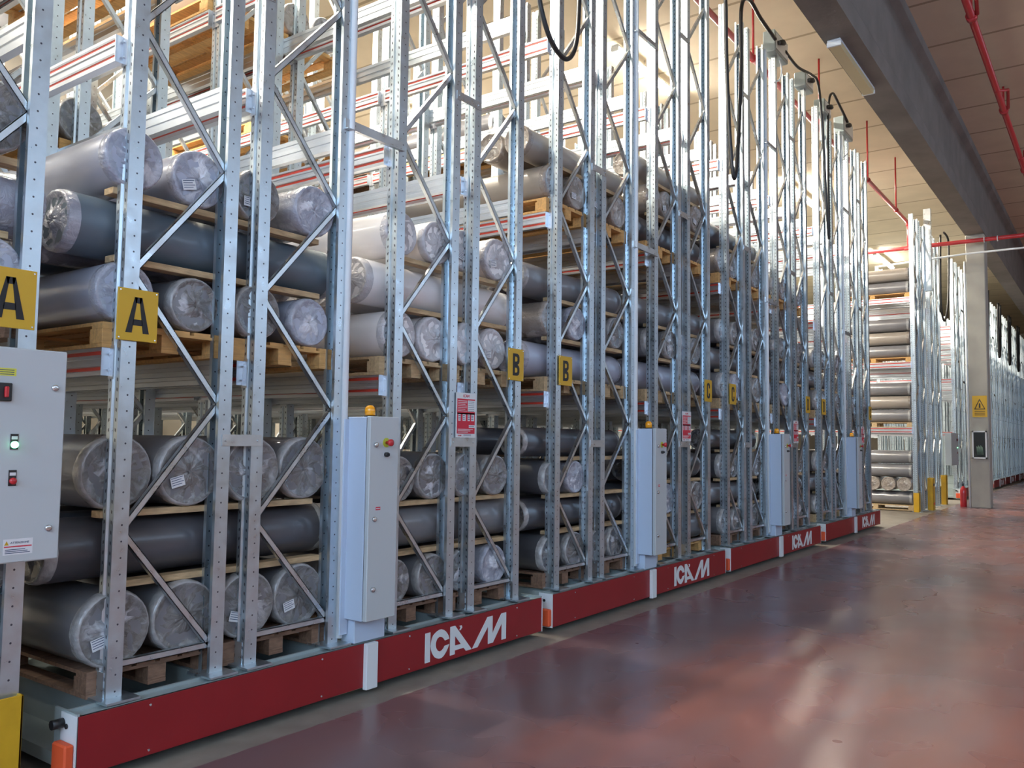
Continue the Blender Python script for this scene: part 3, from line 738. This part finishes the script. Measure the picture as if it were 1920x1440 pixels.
ORD = ['first', 'second', 'third', 'fourth', 'fifth']
PH = 0.128
def stack(bx, half, lvl, unit, layers, wood='wood', bay=0, deep=False, where=None, z0=None):
    """layers bottom up: (direction, [kinds], D). half 0/1, lvl -1 = on the carriage"""
    x0 = bx+(0 if half == 0 else 1.93); z = (z0 if z0 is not None else .326) if lvl < 0 else LEV[lvl]
    yb = YF+.215+bay*BAY
    where = where or '%s half of %s carriage' % ('left' if half == 0 else 'right', unit)
    lev = {-1: 'ground-level stack', 0: 'second-tier stack', 1: 'third-tier stack', 2: 'fourth-tier stack'}[lvl]
    g = 'rolls deep inside the racks' if deep else 'sheet rolls stacked on pallets'
    X = [x0+.14, x0+.90] if half == 0 else [x0+.14, x0+.90]
    for i, xx in enumerate(X):
        if deep: pallet(wood, xx, yb, z, 'wooden pallet high up deep inside the racks', 'pallets deep inside the racks', False)
        else: pallet(wood, xx, yb-.02, z, '%s pallet under the %s, %s' % (('left', 'right')[i], lev, where), 'pallets under the roll stacks')
    z += PH
    rnd = random.Random(int(bx*10)+half*7+lvl*13+bay*31)
    w0 = x0+(.055 if half == 0 else .15); W_ = 1.58 if half == 0 else 1.47
    for li, (d, kinds, D) in enumerate(layers):
        rowname = ['bottom', 'middle', 'top', 'uppermost'][li]
        if d == 'y':
            n = len(kinds); step = W_/4 if n > 2 else W_/3
            for i, kd in enumerate(kinds):
                if kd is None: continue
                Dd = D*(1+rnd.uniform(-.015, .015)); Dd = round(Dd*50)/50
                xx = w0+step*(i+.5)
                lab = 'roll inside a distant rack bay, partly hidden' if deep else '%s roll, %s in %s row, %s, %s' % (KIND[kd][2], ORD[i], rowname, lev, where)
                roll(kd, Dd, 1.85, xx, yb-.02+rnd.uniform(-.03, .03), z, rnd.uniform(-.01, .01), lab, g, i+li+half, both=not deep, tagit=(not deep and rnd.random() < .28))
        else:
            for i, kd in enumerate(kinds):
                if kd is None: continue
                Dd = round(D*50)/50
                yy = yb+.03+Dd/2+i*(D+.035)
                lab = 'roll inside a distant rack bay, partly hidden' if deep else '%s crosswise roll, %s from front, %s row, %s, %s' % (KIND[kd][2], ORD[i], rowname, lev, where)
                roll(kd, Dd, 1.72, w0-.12+rnd.uniform(-.04, .06), yy, z, -math.pi/2+rnd.uniform(-.01, .01), lab, g, i+li+3, both=not deep)
        z += D+.004
        if li < len(layers)-1 and not deep:
            for q, by in enumerate((.02, 1.3)):
                batten(w0+.10+rnd.uniform(0, .15), yb-.03+by, z-.002, 1.35, 0, '%s wooden batten above the %s row of the %s, %s' % (('front', 'rear')[q], rowname, lev, where), 'battens between roll layers')
            z += .030

D4, B4, W4, T4, S4 = ['dark']*4, ['blue']*4, ['white']*4, ['taupe']*4, ['slate']*4
u = NAMES
# ground level
stack(BX[0], 0, -1, u[0], [('y', ['mid']*4, .38), ('x', ['dark']*3, .32), ('y', ['mid']*4, .38)], 'wood2')
stack(BX[0], 1, -1, u[0], [('y', ['mid', 'mid', 'mid', 'film'], .33), ('x', ['mid']*3, .31), ('y', ['dark', 'mid', 'mid', 'mid'], .33)], 'wood2')
stack(BX[1], 0, -1, u[1], [('y', ['dark', 'mid', 'mid', 'dark'], .32), ('x', ['dark', 'dark', 'mid'], .28), ('y', ['dark', 'film', 'mid', None], .30), ('x', ['dark', None, 'dark'], .26)], 'wood2')
stack(BX[1], 1, -1, u[1], [('x', ['mid', 'dark'], .32), ('y', ['mid', 'film', 'mid', 'dark'], .34), ('x', ['dark', 'mid', 'dark'], .30)], 'wood3')
stack(BX[2], 0, -1, u[2], [('y', ['mid', 'dark', 'mid', 'mid'], .33), ('x', ['mid', 'dark'], .30), ('y', ['dark']*4, .33), ('x', ['dark', None], .26)], 'wood2')
stack(BX[2], 1, -1, u[2], [('y', ['mid', 'mid', 'film', 'mid'], .33), ('x', ['dark', 'mid'], .30), ('y', D4, .33)], 'wood2')
stack(BX[3], 0, -1, u[3], [('y', ['mid']*4, .33), ('x', ['mid', 'dark'], .30), ('y', D4, .33)], 'wood')
stack(BX[3], 1, -1, u[3], [('y', ['mid', 'dark', 'mid', 'mid'], .33), ('x', ['mid', 'mid'], .30), ('y', D4, .33)], 'wood')
# second tier
stack(BX[0], 0, 0, u[0], [('y', ['blue', 'mid', 'mid', 'blue'], .31), ('x', ['slate', 'film', 'slate'], .31), ('y', ['blue', 'blue', 'mid', 'film'], .33)], 'wood3')
stack(BX[0], 1, 0, u[0], [('y', W4, .34), ('x', ['white']*3, .32), ('y', ['white']*4, .33)], 'wood')
stack(BX[1], 0, 0, u[1], [('x', ['blue', 'mid'], .33), ('y', ['filmt', 'film', 'mid', 'mid'], .32), ('x', ['mid', 'mid'], .30)], 'wood')
stack(BX[1], 1, 0, u[1], [('x', ['blue', 'dark'], .33), ('y', ['mid', 'mid', 'film', 'mid'], .32), ('x', ['mid', 'dark'], .30)], 'wood')
stack(BX[2], 0, 0, u[2], [('y', ['mid', 'film', 'mid', 'mid'], .34), ('x', ['mid', 'blue'], .30), ('y', ['mid', 'dark', 'film', 'dark'], .32)], 'wood')
stack(BX[2], 1, 0, u[2], [('y', ['blue', 'blue', 'mid', 'mid'], .34), ('x', ['mid', 'dark'], .30), ('y', ['dark', 'mid', 'dark', 'mid'], .32)], 'wood')
stack(BX[3], 0, 0, u[3], [('y', ['mid']*4, .34), ('x', ['mid', 'mid'], .30), ('y', ['mid', 'dark', 'mid', 'dark'], .32)], 'wood')
stack(BX[3], 1, 0, u[3], [('y', ['mid']*4, .34), ('x', ['mid'], .30)], 'wood')
stack(.19, 0, -1, '', [('y', ['dark']*4, .34), ('x', ['mid', 'dark'], .31), ('y', ['dark', 'mid', 'mid', 'mid'], .36)], 'wood2', where='fixed rack, left edge', z0=.01)
stack(.19, 0, 0, '', [('y', ['mid', 'blue', 'mid', 'blue'], .32), ('x', ['film', 'mid'], .31), ('y', ['dark', 'blue', 'dark', 'mid'], .33)], 'wood2', where='fixed rack, left edge')
# third tier, empty over the nearest carriage
stack(BX[1], 0, 1, u[1], [('y', ['taupe', 'taupe', 'taupe', 'taupe'], .32), ('x', ['taupe', 'taupe'], .28)], 'wood3')
stack(BX[1], 1, 1, u[1], [('x', ['dark', 'mid'], .32), ('y', ['taupe', 'taupe', 'mid', 'taupe'], .32), ('x', ['taupe'], .28)], 'wood3')
stack(BX[2], 0, 1, u[2], [('y', ['taupe', 'mid', 'taupe', 'mid'], .34), ('x', ['dark', 'mid'], .30)], 'wood3')
stack(BX[2], 1, 1, u[2], [('y', ['mid', 'taupe', 'mid', 'mid'], .34)], 'wood3')
# deep inside
DEEP = [(0,0,1,1),(0,1,1,2),(1,0,1,2),(0,0,2,1),(0,1,2,1),(0,0,2,3),(1,1,2,1),(0,1,1,3),(1,0,2,2),(1,1,1,1),(2,0,2,1),(2,1,1,1)]
for ui, hf, lv, bay in DEEP:
    kk = ['taupe', 'dark', 'mid', 'slate'][(ui+hf+lv+bay) % 4]
    stack(BX[ui], hf, lv, '', [('y', [kk, 'taupe', kk, 'mid'], .33)], 'wood3', bay, True)
fxs = [(0, 0, 2), (0, 1, 1), (0, 1, 3), (0, 2, 2)]
# rack past the open aisle: rolls lying crosswise, long sides towards the aisle
def end_stack(z, rows, wood, cap_row, name):
    pallet(wood, 22.36, YF+.22, z, 'pale pallet in the rack past the open aisle, %s' % name, 'pallets past the open aisle'); z += PH
    for i in range(rows):
        if i == cap_row:
            for k in range(4): roll('taupe', .34, .72, 22.36, YF+.42+k*.36, z, -math.pi/2, 'roll end facing the open aisle, %s from right, %s' % (ORD[k], name), 'rolls past the open aisle', k)
        else:
            for k in range(2): roll(['mid', 'taupe', 'mid'][i % 3], .32, 1.62, 22.58+k*.36, YF+.27, z, 0, '%s roll lying along the open aisle, %s row, %s' % (['front', 'rear'][k], ORD[i], name), 'rolls past the open aisle', k+i)
        z += .335
end_stack(.02, 4, 'wood', 1, 'ground-level load')
end_stack(LEV[0], 3, 'wood', 9, 'second-tier load')
end_stack(LEV[1], 3, 'wood3', 9, 'third-tier load')
end_stack(LEV[2], 2, 'wood3', 9, 'top load')
# the many further rolls and pallets nobody can tell apart
st = MB(); rnd = random.Random(3)
def cyl(x, y, z, D, L, ax, mi):
    a = (x, y, z+D/2); b = (x, y+L, z+D/2) if ax == 'y' else (x+L, y, z+D/2); st.tube([a, b], D/2, 14, mi)
for ui in range(4):
    for hf in (0, 1):
        for lv in (-1, 0, 1, 2):
            for bay in (1, 2, 3, 4):
                if (ui, hf, lv, bay) in DEEP or rnd.random() > (.85 if lv < 1 else .38): continue
                if lv == 2 and bay == 1 and ui > 1: continue
                x0 = BX[ui]+(0 if hf == 0 else 1.93)+.1; z = .33 if lv < 0 else LEV[lv]; y = YF+.22+bay*BAY
                for k in range(3): st.box(x0+.03+.55*k, x0+.13+.55*k, y, y+1.75, z+.005, z+.09, 3)
                for k in range(8): st.box(x0, x0+1.45, y+k*.22, y+k*.22+.1, z+.09, z+.115, 3)
                mi = rnd.choice((0, 0, 1, 1, 2))
                for r_ in range(rnd.choice((1, 2, 3))):
                    for k in range(4): cyl(x0+.2+k*.37, y, z+.118+r_*.345, .34, 1.8, 'y', mi)
o = st.obj('stored_rolls', [M['fabric_mid'], M['fabric_taupe'], M['fabric_dark'], M['wood2']]); tag(o, 'further rolls and pallets filling the inner bays of the racks', 'rolls', None, 'stuff')
print('ROLLS', NROLL)

# ------------------------------------------------------------------ cables and junction boxes on the rack tops
def smooth(pts, n=8):
    P = [Vector(p) for p in pts]; out = []
    for i in range(len(P)-1):
        a, b, c, d = P[max(i-1, 0)], P[i], P[i+1], P[min(i+2, len(P)-1)]
        for k in range(n):
            t = k/n; out.append(.5*((2*b)+(c-a)*t+(2*a-5*b+4*c-d)*t*t+(-a+3*b-3*c+d)*t**3))
    return out+[P[-1]]
YC = 3.93
def cable(xz, label, r=.022, y=YC):
    o = MB().tube(smooth([(x, y+.02*math.sin(i), z) for i, (x, z) in enumerate(xz)]), r, 10).obj('power_cable', M['rubber']); tag(o, label, 'cable', 'black power cables between the racks'); return o
cable([(5.45,7.5),(5.60,6.6),(5.75,5.64),(5.82,5.29),(5.97,5.05),(6.2,5.0),(6.38,5.24),(6.46,5.8),(6.5,6.6),(6.55,7.5)], 'black cable loop hanging in front of the rack above the two B plates')
cable([(9.95,7.55),(10.05,7.2),(10.08,6.44),(10.14,5.5),(10.24,4.98),(10.38,5.56),(10.52,6.5),(10.60,7.4),(10.92,7.66),(11.34,7.57),(11.9,7.49)], 'long black cable loop hanging left of the large junction box', .026)
cable([(12.39,7.5),(13.03,7.51),(13.80,7.66),(14.12,7.6),(14.28,6.84),(14.43,5.68),(14.62,5.10),(14.68,6.19),(14.76,7.40),(14.98,7.76),(15.36,7.68),(15.89,7.53)], 'black cable running right from the large junction box and looping down')
cable([(25.9,7.5),(25.85,6.4),(25.87,5.5),(26.3,5.12),(26.85,5.7),(27.1,6.8),(27.2,7.6),(26.6,7.72)], 'distant black cable loop left of the concrete column', .03)
for i, x in enumerate((31.9, 35.9, 39.9, 43.9, 47.9)):
    cable([(x-.3,7.5),(x-.25,6.3),(x,5.3),(x+.25,6.3),(x+.3,7.5)], 'distant black cable loop beyond the column', .05).__setitem__('group', 'cable loops beyond the column')
def jbox(x0, x1, z0, z1, label, pipe=True):
    r = thing('junction_box', label, 'junction box', (x0, YF+.06, z0), 'grey junction boxes on the rack tops')
    w = x1-x0; h = z1-z0
    MB().bbox(0, w, 0, .18, 0, h, .01).obj('box', M['greygreen'], r)
    MB().bbox(.04, w-.04, -.012, 0, .04, h-.04, .004).obj('lid', M['whitepaint'], r)
    MB().tube([(.08, -.03, h*.4), (.2, -.05, h*.55), (.28, -.05, h*.6)], [.03,.045,.03], 8).obj('cable_gland', M['rubber'], r)
    if pipe: MB().tube(smooth([(w*.6, .05, 0), (w*.75, .05, -.12), (w*.6, .05, -.3), (w*.15, .05, -.45)]), .012, 8).obj('flexible_hose', M['whitepaint'], r)
    MB().box(w*.3, w*.3+.08, .06, .12, -.45, 0).obj('bracket', M['galv'], r)
jbox(11.95, 12.55, 7.36, 7.68, 'grey junction box on the third rack, cables leaving both sides')
jbox(13.42, 13.86, 7.36, 7.60, 'small grey junction box right of the large one', False)
jbox(14.50, 14.90, 7.28, 7.52, 'small grey junction box between two black cables', False)
jbox(15.75, 16.4, 7.32, 7.62, 'grey junction box on the fourth rack near the right end of the cable')
jbox(5.2, 5.75, 7.36, 7.68, 'grey junction box on the nearest rack, above the top picture edge')

# ------------------------------------------------------------------ lamps
def batten_lamp(x, y, z, L, lit, label, group, twin=True):
    r = thing('fluorescent_lamp', label, 'ceiling lamp', (x, y, z), group)
    MB().bbox(0, L, -.07, .07, .085, .125, .01).obj('housing', M['whitepaint'], r)
    for s in ((-.045, .045) if twin else (0,)):
        MB().tube([(.04, s, .04), (L-.04, s, .04)], .030, 12).obj('tube', M['tube'] if lit else M['diffuser'], r)
    for e in (0, L-.04): MB().box(e, e+.04, -.07, .07, .01, .085).obj('end_cap', M['whitepaint'], r)
    MB().tube([(L*.2, 0, .12), (L*.2, 0, CEIL-z)], .006, 6).obj('hanger', M['galv'], r); MB().tube([(L*.8, 0, .12), (L*.8, 0, CEIL-z)], .006, 6).obj('hanger', M['galv'], r)
    if lit:
        l = bpy.data.lights.new('lamp_glow', 'AREA'); l.shape = 'RECTANGLE'; l.size = L-.1; l.size_y = .16; l.energy = LAMPW; l.color = (1, .91, .76)
        o = link('lamp_glow', l, r, (L/2, 0, .004))
    return r
ROWS = [(7.3, 'the row above the rack tops'), (12.6, 'the rear row')]
for y, nm in ROWS:
    for gi, x in enumerate((-3.2, 3.3, 13.19, 22.99, 33.37)):
        for k in range(2):
            batten_lamp(x+k*1.55, y, 8.72, 1.5, True, 'lit fluorescent lamp under the ceiling above the racks', 'lit fluorescent lamps above the racks')
# unlit lamp fixed to the concrete beam
r = thing('fluorescent_lamp', 'unlit lamp with yellowed diffuser fixed under the concrete beam', 'ceiling lamp', (11.75, 3.06, 7.10))
MB().bbox(0, 2.0, -.09, .09, .055, .10, .008).obj('housing', M['whitepaint'], r)
MB().prism([(-.09,.055),(-.075,.0),(.075,.0),(.09,.055)], .03, 1.97, 'x').obj('diffuser', M['diffuser'], r)
for a in (0, 1.97): MB().box(a, a+.03, -.095, .095, -.003, .058).obj('end_cap', M['whitepaint'], r)

# ------------------------------------------------------------------ sprinkler pipes
p = thing('sprinkler_pipe', 'red sprinkler pipe running above the rack tops, bending down past the last rack', 'pipe', (0, 0, 0), 'red pipes')
MB().tube([(X0+.2, 4.50, 7.62), (24.6, 4.50, 7.62)], .045, 12).obj('main_run', M['pipe'], p)
MB().tube([(24.6, 4.50, 7.66), (24.6, 4.50, 6.98)], .055, 12).obj('drop', M['pipe'], p)
MB().tube([(24.6, 4.50, 7.56), (24.6, 4.50, 7.70)], .075, 12).obj('elbow', M['pipe'], p)
for x in (12.6, 16.2, 20.0, 23.0): MB().tube([(x, 4.5, 7.62), (x, 4.5, CEIL)], .02, 8).obj('hanger', M['pipe'], p); MB().tube([(x-.04, 4.5, 7.62), (x+.04, 4.5, 7.62)], .06, 12).obj('clamp', M['pipe'], p)
p = thing('sprinkler_pipe', 'red pipe crossing the aisle in front of the concrete column', 'pipe', (0, 0, 0), 'red pipes')
MB().tube([(24.6, 4.62, 6.94), (24.6, 4.2, 6.94)], .055, 12).obj('joint', M['pipe'], p)
MB().tube([(24.6, 5.6, 6.95), (24.6, 4.5, 6.95), (24.6, YR, 6.93)], .055, 12).obj('cross_run', M['pipe'], p)
for y in (2.4, 2.7): MB().tube([(24.6, y, 6.94), (24.6, y+.02, 6.94)], .075, 12).obj('clamp', M['whitepaint'], p)
p = thing('sprinkler_pipe', 'red sprinkler pipe under the dark ceiling at the upper right', 'pipe', (0, 0, 0), 'red pipes')
MB().tube([(X0+.2, 1.75, 8.5), (X1-.2, 1.75, 8.5)], .06, 12).obj('main_run', M['pipe'], p)
for x in (9.5, 14.95, 19.6, 24.2, 28.8, 33.4):
    MB().tube([(x, 1.75, 8.5), (x-.0, 1.75, CEIL)], .02, 8).obj('hanger', M['pipe'], p); MB().tube([(x-.06, 1.75, 8.5), (x+.06, 1.75, 8.5)], .085, 12).obj('clamp', M['pipe'], p)
for x in (13.7, 18.3, 23.0): MB().tube([(x, 1.75, 8.45), (x+.5, 1.60, 8.62), (x+1.2, 1.66, 8.50)], .03, 8).obj('branch', M['pipe'], p)
o = MB().tube([(24.0, 5.2, 6.40), (24.0, 3.06, 6.50), (24.0, YR, 6.52)], .025, 10).obj('conduit_pipe', M['whitepaint']); tag(o, 'thin white conduit crossing the aisle just below the red pipe', 'conduit')

# ------------------------------------------------------------------ on and beside the column
sg = MB().box(-.003, 0, 0, .34, 0, .56).obj('warning_sign', M['yellow'], None, (24.965, 2.78, 2.36)); tag(sg, 'yellow warning sign with triangle high on the concrete column', 'sign')
t = MB()
def tri(pts, c, k): return [(c[0]+(a-c[0])*k, c[1]+(b-c[1])*k) for a, b in pts]
T = [(.04,.2),(.30,.2),(.17,.48)]; C_ = (.17,.29); I_ = tri(T, C_, .78)
for i in range(3): t.prism([T[i], T[(i+1) % 3], I_[(i+1) % 3], I_[i]], -.005, -.003, 'x')
t.prism([(.15,.24),(.19,.24),(.185,.36),(.155,.36)], -.005, -.003, 'x')
for k in range(3): t.box(-.005, -.003, .05, .29, .05+.045*k, .065+.045*k)
t.obj('black_symbol', M['black'], sg)
hb = thing('hydrant_box', 'white framed hose box with dark glass on the concrete column', 'hydrant box', (24.96, 2.80, 1.28))
f = MB(); f.box(-.09, 0, 0, .03, 0, .72); f.box(-.09, 0, .30, .33, 0, .72); f.box(-.09, 0, 0, .33, 0, .035); f.box(-.09, 0, 0, .33, .685, .72); f.box(-.01, 0, 0, .33, 0, .72)
f.obj('frame', M['whitepaint'], hb)
gl = mat('dark_glass', (.03,.035,.035), .1, coat=.5); MB().box(-.08, -.075, .03, .30, .035, .685).obj('glass', gl, hb)
h = MB(); 
for k in range(8): h.tube([(-.081-.0*k, .08+.02*k, .1), (-.081, .10+.018*k, .3+.02*(k % 3))], .008, 6)
h.obj('folded_hose', mat('grey_green_hose', (.12,.2,.16), .6), hb)
fe_ = thing('fire_extinguisher', 'red fire extinguisher standing left of the concrete column', 'fire extinguisher', (25.15, 3.40, 0))
b = MB(); lathe(b, [(.075,0),(.08,.01),(.08,.42),(.065,.49),(.03,.53),(.03,.55)], (0,0,0), 'z', 20); b.obj('cylinder', M['redplastic'], fe_)
b = MB(); b.box(-.03, .03, -.02, .02, .55, .60); b.box(-.02, .12, -.012, .012, .60, .615); b.box(-.02, .10, -.012, .012, .575, .585); b.obj('valve_handle', M['dark'], fe_)
MB().tube(smooth([(.03,0,.57),(.11,0,.5),(.10,0,.3),(.095,0,.15)]), .012, 8).obj('hose', M['rubber'], fe_)
b = MB().tube([(24.99, 3.23, .0), (24.99, 3.23, 6.5)], .025, 8).obj('downpipe', M['whitepaint']); tag(b, 'thin white conduit running up the left edge of the concrete column', 'conduit')
